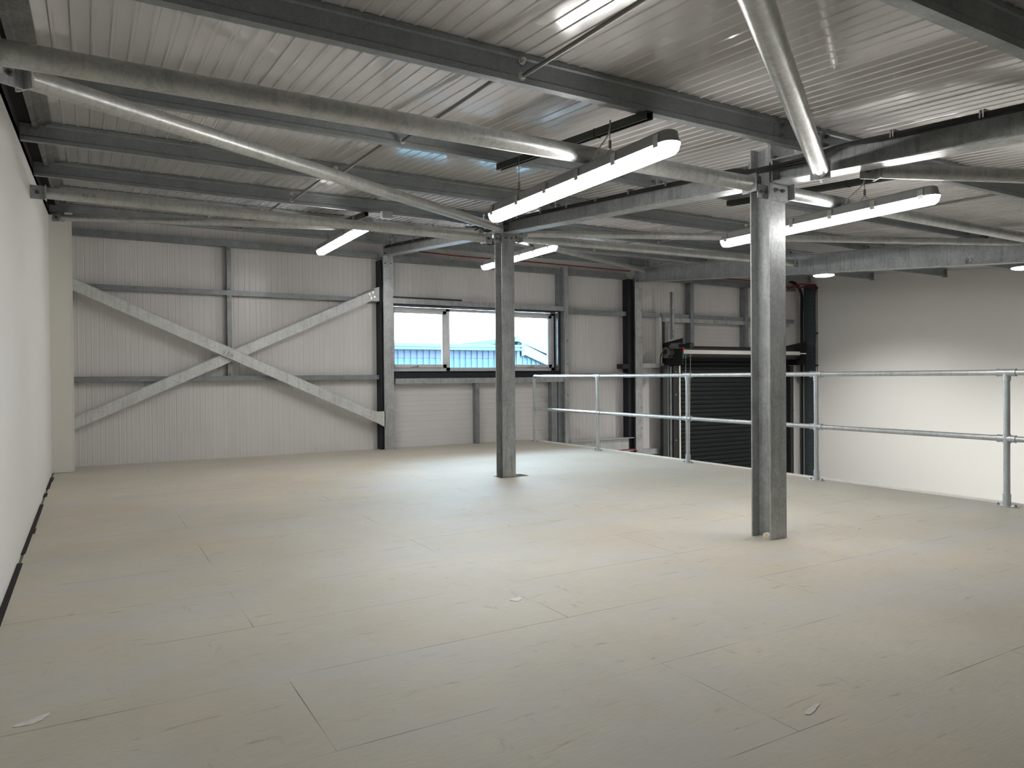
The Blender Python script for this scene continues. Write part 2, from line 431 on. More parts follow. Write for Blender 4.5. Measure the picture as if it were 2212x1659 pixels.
for a, b in (((XL - .1, ZG), (WX0, top)), ((WX0, WZ1), (WX1, top)), ((WX0, ZG), (WX1, WZ0)), ((WX1, ZG), (XR + .1, top))):
    box(bm, (a[0], YW + .012, a[1]), (b[0], YW + .20, b[1]))
o = obj('wall_far', bm, 'wallsheet'); tag(o, 'pale grey ribbed cladding wall holding the window', 'wall', kind='structure')

# ------------------------------------------------------------------ window
win = thing('window_1', 'long white framed three-light window looking at a teal shed', 'window', ((WX0 + WX1) / 2, 10.88, WZ0), kind='structure')
FY0, FY1 = 10.865, 10.925
bm = BM()
fx0, fx1, fz0, fz1 = WX0 + .005, 7.205, 1.205, 2.228
m1a, m1b, m2a, m2b = 5.087, 5.155, 6.125, 6.193
for a, b in (((fx0, fz0), (fx1, fz0 + .055)), ((fx0, fz1 - .045), (fx1, fz1)), ((fx0, fz0), (fx0 + .055, fz1)), ((fx1 - .055, fz0), (fx1, fz1)), ((m1a, fz0), (m1b, fz1)), ((m2a, fz0), (m2b, fz1))):
    box(bm, (a[0], FY0, a[1]), (b[0], FY1, b[1]))
obj('window_frame', bm, 'upvc', win)
for x0, x1, hx in ((fx0 + .055, m1a, 4.56), (m2b, fx1 - .055, 6.726)):
    bm = BM(); z0, z1 = fz0 + .055, fz1 - .045; t = .062
    for a, b in (((x0, z0), (x1, z0 + .052)), ((x0, z1 - .052), (x1, z1)), ((x0, z0), (x0 + t, z1)), ((x1 - t, z0), (x1, z1))):
        box(bm, (a[0], FY0 - .018, a[1]), (b[0], FY1 - .012, b[1]))
    sash = obj('sash', bm, 'upvc', win)
    bm = BM(); g = .004
    for a, b in (((x0 + t, z0 + .052), (x0 + t + g, z1 - .052)), ((x1 - t - g, z0 + .052), (x1 - t, z1 - .052))): box(bm, (a[0], FY0 - .012, a[1]), (b[0], FY0 + .02, b[1]))
    tag(obj('gasket', bm, 'gasket', sash), 'dark glazing gasket')
    bm = BM(); box(bm, (hx - .03, FY0 - .028, z0 + .012), (hx + .03, FY0 - .018, z0 + .034)); box(bm, (hx - .10, FY0 - .045, z0 + .018), (hx + .02, FY0 - .030, z0 + .032)); box(bm, (hx - .01, FY0 - .045, z0 + .016), (hx + .02, FY0 - .018, z0 + .034))
    obj('handle', bm, 'white_strip', sash)
    bm = BM(); cxm = (x0 + x1) / 2; box(bm, (cxm - .30, FY0 - .030, z1 - .030), (cxm + .30, FY0 - .018, z1 - .008))
    obj('trickle_vent', bm, 'upvc', sash)
    bm = BM(); box(bm, (x0 + t, FY0 + .01, z0 + .052), (x1 - t, FY0 + .016, z1 - .052)); obj('pane', bm, 'glass', sash)
bm = BM()
for k in range(6): box(bm, (7.150, FY0 - .006, 1.30 + k * .145), (7.158, FY0 + .0, 1.30 + k * .145 + .09))
obj('hinge_strip', bm, 'channel', win)
bm = BM(); box(bm, (m1b, FY0 + .01, fz0 + .055), (m2a, FY0 + .016, fz1 - .045)); obj('pane', bm, 'glass', win)
bm = BM()
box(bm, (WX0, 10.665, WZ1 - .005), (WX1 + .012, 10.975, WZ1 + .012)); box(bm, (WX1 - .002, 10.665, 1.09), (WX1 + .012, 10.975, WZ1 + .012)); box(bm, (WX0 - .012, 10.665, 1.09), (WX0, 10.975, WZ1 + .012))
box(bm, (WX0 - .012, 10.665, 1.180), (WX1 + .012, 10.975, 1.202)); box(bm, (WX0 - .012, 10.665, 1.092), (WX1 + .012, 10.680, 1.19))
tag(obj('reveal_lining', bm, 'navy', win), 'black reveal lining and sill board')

# ================================================================== STEEL FRAME
def column(name, x0, yf, b, d, z0, z1, label, group=None, tf=.010, tw=.008):
    o = thing(name, label, 'steel column', (x0 + b / 2, yf + d / 2, max(z0, 0)), group)
    bm = BM(); extr(bm, iprof(b, d, tf, tw), (x0 + b / 2, yf + d / 2, z0), (x0 + b / 2, yf + d / 2, z1), (1, 0, 0), (0, 1, 0))
    obj('shaft', bm, 'galv', o, smooth=30); return o
cA = column('steel_column', 3.905, 10.57, .158, .16, -.02, zs(10.6) - .30, 'galvanised steel column against the ribbed wall at the window edge')
cB = column('steel_column', 3.90, 6.886, .155, .16, -.27, 2.80, 'galvanised steel column standing in a cut-out of the deck')
cC = column('steel_column', 3.90, 3.295, .155, .163, .001, 2.625, 'big galvanised steel column with blotchy face nearest the viewer')
cE = column('steel_column', 8.82, 10.55, .16, .2, ZG, zs(10.6) - .33, 'galvanised steel column on the far wall beyond the handrail')
for n_, a_, b_ in ((7, 3.860, 3.9035), (8, 8.705, 8.818)):  # black boxes beside two columns, added to stand for the dark shade in their webs
    bm = BM(); box(bm, (a_, 10.615, 0.001 if n_ == 7 else ZG), (b_, 10.776, 2.90)); o = obj(f'trim_{n_}', bm, 'navy'); tag(o, 'black closure strip on the ribbed wall behind a column', 'shade strip', kind='structure')
# cap plates / connection plates on the columns
def plates(col, yf, x0, b, z, colname=None):
    bm = BM(); box(bm, (x0 - .002, yf - .010, z), (x0 + b + .012, yf, z + .105)); p = obj('connection_plate', bm, 'galv', col)
    bolts(p, [(x0 + dx, yf - .010, z + .07) for dx in (.045, .115)], (0, -1, 0))
    bm = BM(); box(bm, (x0 - .085, yf + .02, z + .012), (x0 + .07, yf + .028, z + .10)); p = obj('gusset_plate', bm, 'galv', col)
    bolts(p, [(x0 + dx, yf + .02, z + .055) for dx in (-.055, -.015)], (0, -1, 0), .009)
plates(cB, 6.886, 3.90, .155, 2.545)
plates(cC, 3.295, 3.90, .155, 2.253)
bm = BM(); box(bm, (3.898, 10.562, 2.80), (4.068, 10.57, 2.885)); p = obj('connection_plate', bm, 'galv', cA)
bolts(p, [(3.90 + dx, 10.562, 2.85) for dx in (.035, .13)], (0, -1, 0), .010)
bm = BM(); box(bm, (4.056, 3.285, 2.50), (4.135, 3.295, 2.62)); box(bm, (3.9, 3.285, 2.50), (4.056, 3.295, 2.62)); p = obj('cap_plate', bm, 'galv', cC)
bolts(p, [(3.94 + dx, 3.285, 2.535) for dx in (0, .08)], (0, -1, 0), .011)
for yb, zz in ((10.548, (2.70, 2.30, 1.80, 1.1, .5, .1)),):
    for z in zz: bm = BM(); box(bm, (8.955, yb, z), (8.975, yb + .004, z + .03)); tag(obj('fixing_clip', bm, 'bolt', cE), 'small dark fixing clip')
# lump of foam at the foot of the near column
bm = BM(); bmesh.ops.create_icosphere(bm, subdivisions=3, radius=.026)
for v in bm.verts: v.co = V((v.co.x * 1.05, v.co.y * 1.3, v.co.z * 1.1)) * (1 + .12 * math.sin(v.co.x * 190) * math.cos(v.co.y * 170))
bmesh.ops.translate(bm, verts=bm.verts, vec=(3.926, 3.345, .012))
tag(obj('foam_lump', bm, 'foam', smooth=True, origin=(3.926, 3.345, 0)), 'small cream blob of expanding foam at the foot of the near column', 'foam')

def rafter(x, y0, y1, dep, b, label, end_plates=True, name='steel_beam'):
    topz = lambda y: zs(y) - .146
    o = thing(name, label, 'steel beam', (x, (y0 + y1) / 2, topz((y0 + y1) / 2) - dep))
    bm = BM(); extr(bm, iprof(b, dep, .009, .007), (x, y0, topz(y0) - dep / 2), (x, y1, topz(y1) - dep / 2), (1, 0, 0), (0, -SL, 1))
    obj('i_section', bm, 'galv', o, smooth=30)
    if end_plates:
        for y, s in ((y0, 1), (y1, -1)):
            bm = BM(); box(bm, (x - b / 2, y, topz(y) - dep - .004), (x + b / 2, y + s * .012, topz(y) + .004)); ep = obj('end_plate', bm, 'galv', o)
            bolts(ep, [(x + dx, y + s * .012, topz(y) - dz) for dx in (-.045, .045) for dz in (.035, dep - .035)], (0, s, 0), .010)
    return o
RX, EX = 3.978, 8.90
r1 = rafter(RX, 7.047, 10.569, .15, .152, 'galvanised beam from the window-edge column to the middle column')
r2 = rafter(RX, 3.459, 6.885, .15, .152, 'galvanised beam between the middle column and the near column')
r3 = rafter(RX, YB + .01, 3.283, .15, .152, 'galvanised beam running out from the near column past the viewer')
r4 = rafter(EX, YB + .01, 10.549, .272, .16, 'deep galvanised beam over the void marked B2')
writing('B2', (EX - .0045, 4.68, 2.385), (0, -1, -SL), (0, 0, 1), (-1, 0, 0), .055, r4, w=.004)
writing('40', (RX - .0045, 5.15, zs(5.1) - .24), (0, -1, -SL), (0, 0, 1), (-1, 0, 0), .03, r2, mat='brace', w=.003)

# ------------------------------------------------------------------ purlins
PY = [-1.52, -.03, 1.45, 2.955, 4.47, 5.94, 7.435, 8.86, 10.32]
PP = thick([(.058, -.016), (.058, -.005), (0, -.005), (0, -.026), (.007, -.034), (.007, -.108), (0, -.116), (0, -.142), (.058, -.142), (.058, -.128)], .0025)
BAYS = [('white side wall', XL + .002, RX - .006), ('handrail', RX + .006, EX - .006), ('tall plain white wall', EX + .006, 13.48)]
ORD = {8: 'first', 7: 'second', 6: 'third', 5: 'fourth', 4: 'fifth', 3: 'sixth', 2: 'seventh', 1: 'eighth', 0: 'ninth'}
WHERE = ['beside the white side wall', 'between the two long beams', 'over the open void']
for bi, (bn, x0, x1) in enumerate(BAYS):
    for k, y in enumerate(PY):
        if bi == 2 and k < 2: continue
        if k < 1 and bi != 1: continue
        o = thing('roof_purlin', f'galvanised purlin {WHERE[bi]}, {ORD[k]} from the window wall', 'purlin', ((x0 + x1) / 2, y, zs(y) - .142), 'roof purlins')
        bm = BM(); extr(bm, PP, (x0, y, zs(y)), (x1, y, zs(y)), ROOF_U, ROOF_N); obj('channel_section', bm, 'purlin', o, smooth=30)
        if k < 2: continue
        for s, xe in ((1, x0), (-1, x1)):
            if bi == 0 and s == 1: continue
            if bi == 2 and s == -1:
                bm = BM(); p0 = V((x1 + .004, y - .01, zs(y) - .15)); box(bm, p0, p0 + V((.006, .085, .15))); box(bm, (x1, y - .01, zs(y) - .156), (x1 + .06, y + .075, zs(y) - .150)); c = obj('end_cleat', bm, 'girt', o)
                bolts(c, [V((x1 - .05, y - .002, zs(y) + dz)) for dz in (-.05, -.10)], (0, -1, 0), .012); continue
            # sleeve with bolts beside the beam
            bm = BM(); xs0, xs1 = (xe, xe + .42) if s == 1 else (xe - .42, xe)
            extr(bm, thick([(.050, -.1475), (-.003, -.1475), (-.003, -.116), (.003, -.108), (.003, -.034), (-.003, -.026), (-.003, -.004)], .003), (xs0, y, zs(y)), (xs1, y, zs(y)), ROOF_U, ROOF_N)
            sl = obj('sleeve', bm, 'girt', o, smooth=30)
            bolts(sl, [V((xe + s * dx, y, zs(y))) + ROOF_U * -.003 + ROOF_N * dz for dx in (.04, .36) for dz in (-.045, -.10)], -ROOF_U)

# anti-sag rods between purlins
def sag(x, k, bay):
    y0, y1 = PY[k], PY[k - 1]
    wh = WHERE[bay]
    o = thing('sag_rod', f'thin dark sag rod {wh}, dropping from the {ORD[k]} purlin', 'tie rod', (x, (y0 + y1) / 2, zs(y1)), 'sag rods between purlins')
    a = V((x, y0 - .006, zs(y0) - .118)); b = V((x + .0, y1 + .012, zs(y1) - .045))
    bm = BM(); tube(bm, a, b, .0105, 10); obj('rod', bm, 'wire', o, smooth=True)
    bolts(o, [a + V((0, .004, .0)), V((x, y0 - .002, zs(y0) - .045))], (0, -1, 0), .014, .02, 'boltlight', 'nut')
for k in range(2, 9): sag(1.79, k, 0)
for k in range(2, 9): sag(6.62, k, 1)
for k in range(5, 9): sag(11.3, k, 2)

# ------------------------------------------------------------------ round struts and diagonal bracing tubes
def strut(p0, p1, r, label, ends=True, mat='tube', cat='bracing tube', name='bracing_tube', flat=(.09, .10)):
    p0, p1 = V(p0), V(p1); d = (p1 - p0).normalized()
    o = thing(name, label, cat, (p0 + p1) / 2)
    a, b = p0 + d * .11, p1 - d * .11
    bm = BM(); tube(bm, a, b, r, 28); obj('tube', bm, mat, o, smooth=50)
    if ends:
        u = V((0, 0, 1)); side = d.cross(u).normalized()
        for e, s, q in ((a, 1, p0), (b, -1, p1)):
            bm = BM(); extr(bm, [(-r * 1.12, -.005), (r * 1.12, -.005), (r * 1.12, .005), (-r * 1.12, .005)], e, e + d * .012 * s * 0 + d * -.010 * s, V((0, 0, 1)), side) if False else None
            # square end cap plate + flat lug
            w = side.cross(d).normalized(); h = r * 1.18
            extr(bm, [(-h, -h), (h, -h), (h, h), (-h, h)], e, e - d * .010 * s, side, w)
            extr(bm, [(-.005, -h), (.005, -h), (.005, h), (-.005, h)], e - d * .010 * s, q, side, w)
            lug = obj('end_lug', bm, 'galv', o)
            for sd in (1, -1): bolts(lug, [q + d * .045 * s + side * .005 * sd], side * sd, .012)
    return o
strut((XL + .002, 3.365, 2.347), (3.897, 3.365, 2.364), .050, 'thick galvanised tube crossing the bay from the white side wall to the near column')
t2 = strut((XL + .002, 6.95, 2.610), (3.815, 6.95, 2.602), .046, 'galvanised tube from the white side wall to the middle column')
writing('R3.0', (-.02, 6.9035, 2.60), (1, 0, 0), (0, 0, 1), (0, -1, 0), .028, t2, mat='bolt', w=.003)
strut((-.30, 3.60, 2.365), (3.895, 6.86, 2.70), .045, 'diagonal tube from the white wall above the thick tube to the middle column head')
strut((-.33, 9.75, 2.95), (3.895, 7.17, 2.725), .036, 'thin diagonal tube from beside the corner pillar towards the middle column')
strut((4.068, 3.365, 2.345), (8.815, 3.365, 2.32), .044, 'galvanised tube from the near column out across the void')
strut((4.068, 6.95, 2.645), (8.815, 6.95, 2.690), .046, 'galvanised tube from the middle column across the handrail bay')
strut((3.90, 2.90, 2.33), (-.30, .20, 2.10), .048, 'steep bright diagonal tube dropping to the near beam at the top of the photo')
strut((4.06, 2.75, 2.335), (8.81, -.20, 2.055), .044, 'diagonal tube behind the near beam heading out over the void')
strut((4.06, 6.82, 2.660), (8.81, 3.95, 2.50), .036, 'slim diagonal tube between middle column head and void beam, sloping towards the viewer')
strut((4.06, 7.24, 2.713), (8.81, 10.25, 3.018), .036, 'slim diagonal tube from the middle column to the far beam end')

# ------------------------------------------------------------------ wall bracing cross
def wbrace(p0, p1, y0, y1, w, label, txt=None, clipx=None):
    p0, p1 = V((p0[0], 0, p0[1])), V((p1[0], 0, p1[1])); d = (p1 - p0).normalized(); n = V((-d.z, 0, d.x))
    o = thing('wall_brace', label, 'cross brace', ((p0.x + p1.x) / 2, (y0 + y1) / 2, (p0.z + p1.z) / 2))
    # channel: back web facing the room with short return flanges
    pr = [(-w / 2, 0), (w / 2 - .012, 0), (w / 2, .010), (w / 2, y1 - y0), (w / 2 - .006, y1 - y0), (w / 2 - .006, .012), (-w / 2 + .006, .008), (-w / 2 + .006, y1 - y0), (-w / 2, y1 - y0)]
    bm = BM()
    a, b = p0.copy(), p1.copy(); a.y = b.y = y0
    prof0 = pr
    u, v = n, V((0, 1, 0))
    def cut(pt, base, xcut):
        if xcut is None: return pt
        t = (xcut - pt.x) / d.x; return pt + d * t
    r0 = [bm.verts.new(cut(a + u * q[0] + v * q[1], a, clipx[0] if clipx else None)) for q in prof0]
    r1 = [bm.verts.new(b + u * q[0] + v * q[1]) for q in prof0]
    for i in range(len(pr)):
        j = (i + 1) % len(pr); bm.faces.new((r0[i], r0[j], r1[j], r1[i]))
    bm.faces.new(r0[::-1]); bm.faces.new(r1)
    obj('channel_section', bm, 'brace', o, smooth=20)
    return o, d, n
b2, d2, n2 = wbrace((-.153, .563), (3.815, 2.388), 10.612, 10.655, .143, 'rear galvanised brace of the wall cross, rising towards the window', clipx=(-.154,))
b1, d1, n1 = wbrace((-.157, 2.303), (3.797, .492), 10.560, 10.603, .143, 'front galvanised brace of the wall cross, falling towards the window', clipx=(-.154,))
writing('V8H', (1.585, 10.560, 1.445), d1, n1, (0, -1, 0), .062, b1, w=.004)
for (o, e, dd, nn, y, g) in ((b2, V((3.815, 0, 2.388)), d2, n2, 10.612, [(3.74, 2.27), (3.918, 2.27), (3.918, 2.51), (3.86, 2.49), (3.76, 2.46)]), (b1, V((3.797, 0, .492)), d1, n1, 10.560, [(3.76, .59), (3.918, .59), (3.918, .343), (3.80, .41), (3.74, .45)])):
    bm = BM(); poly_plate(bm, [(x, y + .010, z) for x, z in g], (0, .010, 0)); tag(obj('gusset_plate', bm, 'brace', o), 'pale gusset plate')
    for i in (-.115, -.055):
        for j in (-.032, .032): bm = BM(); tube(bm, V((e.x, y + .001, e.z)) + dd * i + nn * j, V((e.x, y - .010, e.z)) + dd * i + nn * j, .0165, 12); tag(obj('bolt', bm, 'boltlight', o), 'bright round bolt head')

# ------------------------------------------------------------------ girts and posts of the far wall
def girt(x0, x1, z0, z1, label, y0=10.665, mat='girt', name='wall_rail', cat='wall rail', post=False):
    o = thing(name, label, cat, ((x0 + x1) / 2, (y0 + YW) / 2, z0))
    bm = BM()
    if post: extr(bm, thick([(x0, YW - .004), (x0, y0), (x1, y0), (x1, YW - .004)], .003), (0, 0, z0), (0, 0, z1), (1, 0, 0), (0, 1, 0))
    else: extr(bm, thick([(YW - .004, z1), (y0, z1), (y0, z0), (YW - .03, z0), (YW - .03, z0 + .015)], .003), (x0, 0, 0), (x1, 0, 0), (0, 1, 0), (0, 0, 1))
    obj('section', bm, mat, o); return o
girt(-.153, 3.858, 1.080, 1.145, 'lower horizontal rail behind the crossed braces')
girt(-.153, 3.858, 2.262, 2.325, 'upper horizontal rail behind the crossed braces')
girt(-.153, 3.858, 2.932, 3.015, 'topmost rail of the ribbed wall behind the crossed braces')
g = girt(1.674, 1.730, 2.327, 2.930, 'short vertical post above the upper rail behind the braces', post=True, name='wall_post', cat='wall post')
bolts(g, [(1.70, 10.664, z) for z in (2.345, 2.905)], (0, -1, 0), .013, .02)
g = girt(1.674, 1.730, 1.147, 2.260, 'vertical post between the two rails behind the crossed braces', post=True, name='wall_post', cat='wall post')
bolts(g, [(1.70, 10.664, z) for z in (1.165, 2.24)], (0, -1, 0), .013, .02)
girt(4.066, 7.175, 2.905, 3.000, 'top wall rail above the window')
girt(4.066, 7.288, 2.256, 2.336, 'pale steel header rail along the top of the window', mat='galv', y0=10.655)
bm = BM(); box(bm, (4.066, 10.69, 2.340), (5.30, 10.775, 2.368)); tag(obj('dark_bar', bm, 'channel', origin=(4.7, 10.73, 2.34)), 'short dark bar lying on the window header', 'bar')
s = girt(4.12, 7.280, 1.005, 1.087, 'pale steel rail under the window marked B107', mat='galv', y0=10.655)
writing('B107', (5.34, 10.6535, 1.022), (1, 0, 0), (0, 0, 1), (0, -1, 0), .046, s, w=.0035)
g = girt(5.524, 5.590, .002, 1.003, 'short post under the window', post=True, name='wall_post', cat='wall post')
writing('7', (5.560, 10.6635, .86), (0, 0, -1), (1, 0, 0), (0, -1, 0), .035, g)
girt(7.020, 7.136, ZG, 1.003, 'wide lower post under the window corner behind the handrail end', post=True, mat='girt', name='wall_post', cat='wall post')
girt(7.182, 7.284, ZG, 3.0, 'dark jamb post on the inner side of the window jamb', post=True, mat='girt', y0=10.70, name='wall_post', cat='wall post')
g = girt(7.290, 7.372, ZG, 3.04, 'tall pale galvanised jamb post beside the window', post=True, mat='galv', y0=10.640, name='wall_post', cat='wall post')
for z in (1.72, 1.30, .75): bm = BM(); box(bm, (7.335, 10.634, z), (7.360, 10.639, z + .03)); obj('fixing_clip', bm, 'bolt', g)
girt(7.376, 8.703, 2.905, 3.005, 'top rail between window jamb and void column')
girt(7.376, 8.703, 2.220, 2.300, 'middle rail between window jamb and void column')
girt(7.376, 8.703, 1.085, 1.150, 'rail behind the top of the handrail between jamb and void column')
o = thing('steel_beam', 'short galvanised edge beam low on the wall beyond the deck', 'steel beam', (8.1, 10.6, -.3))
bm = BM(); extr(bm, iprof(.12, .25, .010, .008), (7.376, 10.62, -.175), (8.812, 10.62, -.175), (0, 1, 0), (0, 0, 1)); obj('i_section', bm, 'brace', o, smooth=30)
bm = BM(); box(bm, (8.79, 10.55, -.30), (8.815, 10.68, -.05)); ep = obj('end_plate', bm, 'black', o)
bm = BM(); box(bm, (8.56, 10.60, 1.235), (8.70, 10.775, 1.32)); tag(obj('junction_box', bm, 'black', origin=(8.73, 10.7, 1.235)), 'small black box fixed beside the void column', 'junction box')
# far bay
girt(8.985, 13.40, 2.220, 2.298, 'upper rail above the roller shutter')
girt(8.985, 13.45, 2.925, 3.005, 'top rail above the roller shutter')
girt(9.560, 13.20, 2.140, 2.214, 'lintel rail directly above the shutter panel', mat='galv', y0=10.64)
girt(8.985, 9.625, 1.250, 1.335, 'short pale rail at the shutter motor level', mat='brace')
girt(8.985, 9.590, -.400, -.300, 'short low rail between void column and shutter guide', mat='galv')
girt(10.293, 10.378, 1.62, 2.92, 'first vertical post above the shutter coil', post=True, name='wall_post', cat='wall post', y0=10.63)
girt(11.828, 11.920, 1.62, 2.92, 'second vertical post above the shutter coil', post=True, name='wall_post', cat='wall post', y0=10.63)
bm = BM(); box(bm, (9.660, 10.47, 1.80), (9.722, 10.476, 2.70)); box(bm, (9.660, 10.47, 1.80), (9.666, 10.53, 2.70)); o = thing('hanging_strap', 'flat steel strap hanging from the void beam to the shutter motor', 'strap', (9.69, 10.5, 1.8)); obj('angle', bm, 'galv', o)
bolts(o, [(9.69, 10.47, z) for z in (2.35, 1.95, 1.86)], (0, -1, 0), .008)
girt(9.512, 9.572, 1.34, 2.225, 'white painted upright at the shutter corner', post=True, mat='white_strip', name='wall_post', cat='wall post', y0=10.66)
girt(9.650, 9.730, 1.30, 2.138, 'galvanised upright at the shutter corner', post=True, mat='girt', name='wall_post', cat='wall post', y0=10.66)
bm = BM(); extr(bm, [(0, 0), (.14, 0), (.14, .03), (.10, .03), (0, -.16)], (13.30, 10.70, .30), (13.30, 10.76, .30), (1, 0, 0), (0, 0, 1)); tag(obj('wall_bracket', bm, 'galv', origin=(13.35, 10.73, .2)), 'small angled bracket behind the shutter guide', 'bracket')

# ------------------------------------------------------------------ roller shutter
rs = thing('roller_shutter', 'closed dark grey roller shutter door on the far wall', 'roller shutter', (11.5, 10.5, ZG))
bm = BM(); pitch = .086; pts = []; z = 1.46; 
while z > ZG + .02:
    for t in range(6): pts.append((-.010 * math.sin(math.pi * t / 6) - .004, z - pitch * t / 6))
    pts.append((.004, z - pitch + .002)); z -= pitch
r0 = [bm.verts.new((9.90, 10.56 + a, b)) for a, b in pts]; r1 = [bm.verts.new((13.06, 10.56 + a, b)) for a, b in pts]
for i in range(len(pts) - 1): bm.faces.new((r0[i], r0[i + 1], r1[i + 1], r1[i]))
obj('curtain', bm, 'curtain', rs)
bm = BM(); box(bm, (9.505, 10.56, ZG), (9.62, 10.64, 1.28)); obj('outer_guide', bm, 'channel', rs)
bm = BM(); extr(bm, thick([(9.625, 10.64), (9.625, 10.58), (9.675, 10.58), (9.675, 10.55), (9.722, 10.55), (9.722, 10.64)], .004), (0, 0, ZG), (0, 0, 1.28), (1, 0, 0), (0, 1, 0)); tag(obj('guide_angle', bm, 'girt', rs), 'galvanised guide angle')
bm = BM(); box(bm, (9.726, 10.52, ZG), (9.86, 10.60, 1.29)); gd = obj('guide', bm, 'black', rs)
for z in [1.17 - .44 * i for i in range(4)]: bm = BM(); tube(bm, (9.79, 10.52, z), (9.79, 10.512, z), .010, 10); tag(obj('bolt', bm, 'boltlight', gd), 'bright bolt head')
bm = BM(); box(bm, (9.862, 10.50, ZG), (9.895, 10.535, 1.29)); tag(obj('cable_conduit', bm, 'white_strip', rs), 'white vertical conduit')
bm = BM(); box(bm, (13.06, 10.50, ZG), (13.16, 10.60, 1.29)); obj('guide', bm, 'black', rs)
for x in (9.63, 13.16):
    bm = BM(); poly_plate(bm, [(x, 10.16, 1.30), (x, 10.70, 1.30), (x, 10.70, 1.725), (x, 10.16, 1.80)], (.012, 0, 0)); obj('end_plate', bm, 'black', rs)
bm = BM(); tube(bm, (9.65, 10.43, 1.545), (13.15, 10.43, 1.545), .125, 40)
for k in range(0): pass
obj('coil', bm, 'black', rs, smooth=True)
bm = BM(); extr(bm, [(0, 0), (.028, 0), (.028, .032), (.006, .036), (.006, .072), (0, .072)], (9.655, 10.165, 1.508), (12.95, 10.165, 1.508), (0, 1, 0), (0, 0, 1)); bar = obj('safety_bar', bm, 'boltlight', rs); bar['label'] = 'pale metal bar across the coil'
bm = BM(); tube(bm, (12.95, 10.18, 1.54), (13.15, 10.18, 1.54), .012, 10); obj('bar_end', bm, 'white_strip', bar)
bm = BM(); tube(bm, (9.50, 10.46, 1.545), (9.628, 10.46, 1.545), .085, 28); tube(bm, (9.47, 10.46, 1.545), (9.50, 10.46, 1.545), .060, 28); mt = obj('gearbox', bm, 'motor', rs, smooth=40)
bm = BM(); tube(bm, (9.462, 10.46, 1.545), (9.47, 10.46, 1.545), .045, 24); obj('hub', bm, 'black', mt)
bm = BM(); path_tube(bm, [(9.475, 10.46 + .085 * math.cos(a), 1.545 + .085 * math.sin(a)) for a in [i * math.pi / 10 for i in range(21)]], .005, 6); obj('ring', bm, 'boltlight', mt)
bm = BM(); box(bm, (9.47, 10.40, 1.435), (9.628, 10.52, 1.46)); obj('foot', bm, 'motor', mt)
bm = BM(); tube(bm, (9.55, 10.36, 1.655), (9.55, 10.13, 1.655), .055, 24); tube(bm, (9.55, 10.36, 1.655), (9.55, 10.40, 1.64), .035, 24); mo = obj('motor', bm, 'motor', rs, smooth=40)
bm = BM(); tube(bm, (9.55, 10.13, 1.655), (9.55, 10.09, 1.655), .045, 20); tube(bm, (9.55, 10.09, 1.65), (9.55, 9.95, 1.65), .034, 20); tube(bm, (9.55, 9.95, 1.65), (9.55, 9.83, 1.65), .052, 20); obj('end_cap', bm, 'black', mo, smooth=40)
bm = BM(); box(bm, (9.595, 10.112, 1.535), (9.62, 10.13, 1.635)); tag(obj('red_tab', bm, 'red', rs), 'red plastic tab')
bm = BM(); box(bm, (9.592, 10.112, 1.420), (9.617, 10.13, 1.530)); tag(obj('green_tab', bm, 'green', rs), 'green plastic tab')
for cxx, cx2 in ((9.655, 9.60), (9.775, 9.70)):
    bm = BM(); n = 150; pts = [V((cxx + (cx2 - cxx) * i / n, 10.10, 1.60 - 3.6 * i / n)) for i in range(n + 1)]
    for i in range(n):
        o_ = V((.004, 0, 0)) if i % 2 else V((0, .004, 0))
        for sg in (1, -1): tube(bm, pts[i] + o_ * sg, pts[i + 1] + o_ * sg, .0016, 4, False)
    tag(obj('hand_chain', bm, 'boltlight', rs), 'steel operating chain')
bm = BM(); path_tube(bm, spline([(9.52, 10.50, 1.60), (9.46, 10.56, 1.50), (9.47, 10.60, 1.38), (9.50, 10.62, 1.30)]), .009); path_tube(bm, spline([(9.62, 10.44, 1.42), (9.64, 10.50, 1.34), (9.62, 10.52, 1.20)]), .006); obj('flex_lead', bm, 'cable_black', rs, smooth=True)

# cable tray at the corner of the white wall, with cables
tr = thing('cable_tray', 'tall perforated cable tray in the corner beside the white wall', 'cable tray', (13.69, 10.45, ZG))
bm = BM(); x = XR - .035
rows = [ZG + .1 + .085 * i for i in range(72)]
box(bm, (x, 10.345, ZG), (x + .004, 10.62, 3.06)); box(bm, (x - .02, 10.340, ZG), (x + .004, 10.345, 3.06)); box(bm, (x - .02, 10.62, ZG), (x + .004, 10.625, 3.06)); pn = obj('panel', bm, 'tray', tr)
bm = BM()
for z in rows:
    if z > 3.0: break
    for i in range(6): box(bm, (x - .0012, 10.385 + i * .036, z), (x, 10.385 + i * .036 + .016, z + .009))
tag(obj('slots', bm, 'black', pn), 'rows of dark slots')
bm = BM(); tube(bm, (XR - .015, 10.315, ZG), (XR - .015, 10.315, 3.0), .010, 10); obj('conduit', bm, 'wire', tr)
for z in (2.96, 1.98, 1.28, .3): bm = BM(); box(bm, (XR - .05, 10.295, z), (XR - .002, 10.345, z + .03)); obj('clamp', bm, 'black', tr)
cb = thing('cable_bundle', 'thick bundle of black cables dropping beside the cable tray', 'cables', (13.6, 10.65, ZG))
for i in range(5):
    bm = BM(); path_tube(bm, spline([(13.10, 10.55, 3.10), (13.35, 10.58, 3.04 + .012 * i), (13.56 + i * .012, 10.62, 2.86), (13.585 + i * .014, 10.64, 2.4), (13.59 + i * .013, 10.645, .8), (13.585 + i * .013, 10.64, ZG)], 6), .017, 8); obj('cable', bm, 'cable_black', cb, smooth=True)
bm = BM(); path_tube(bm, spline([(13.0, 10.50, 2.93), (13.2, 10.50, 3.02), (13.42, 10.48, 3.06), (13.62, 10.42, 3.05), (13.69, 10.34, 3.04), (13.69, 10.335, 2.90)]), .014, 8)
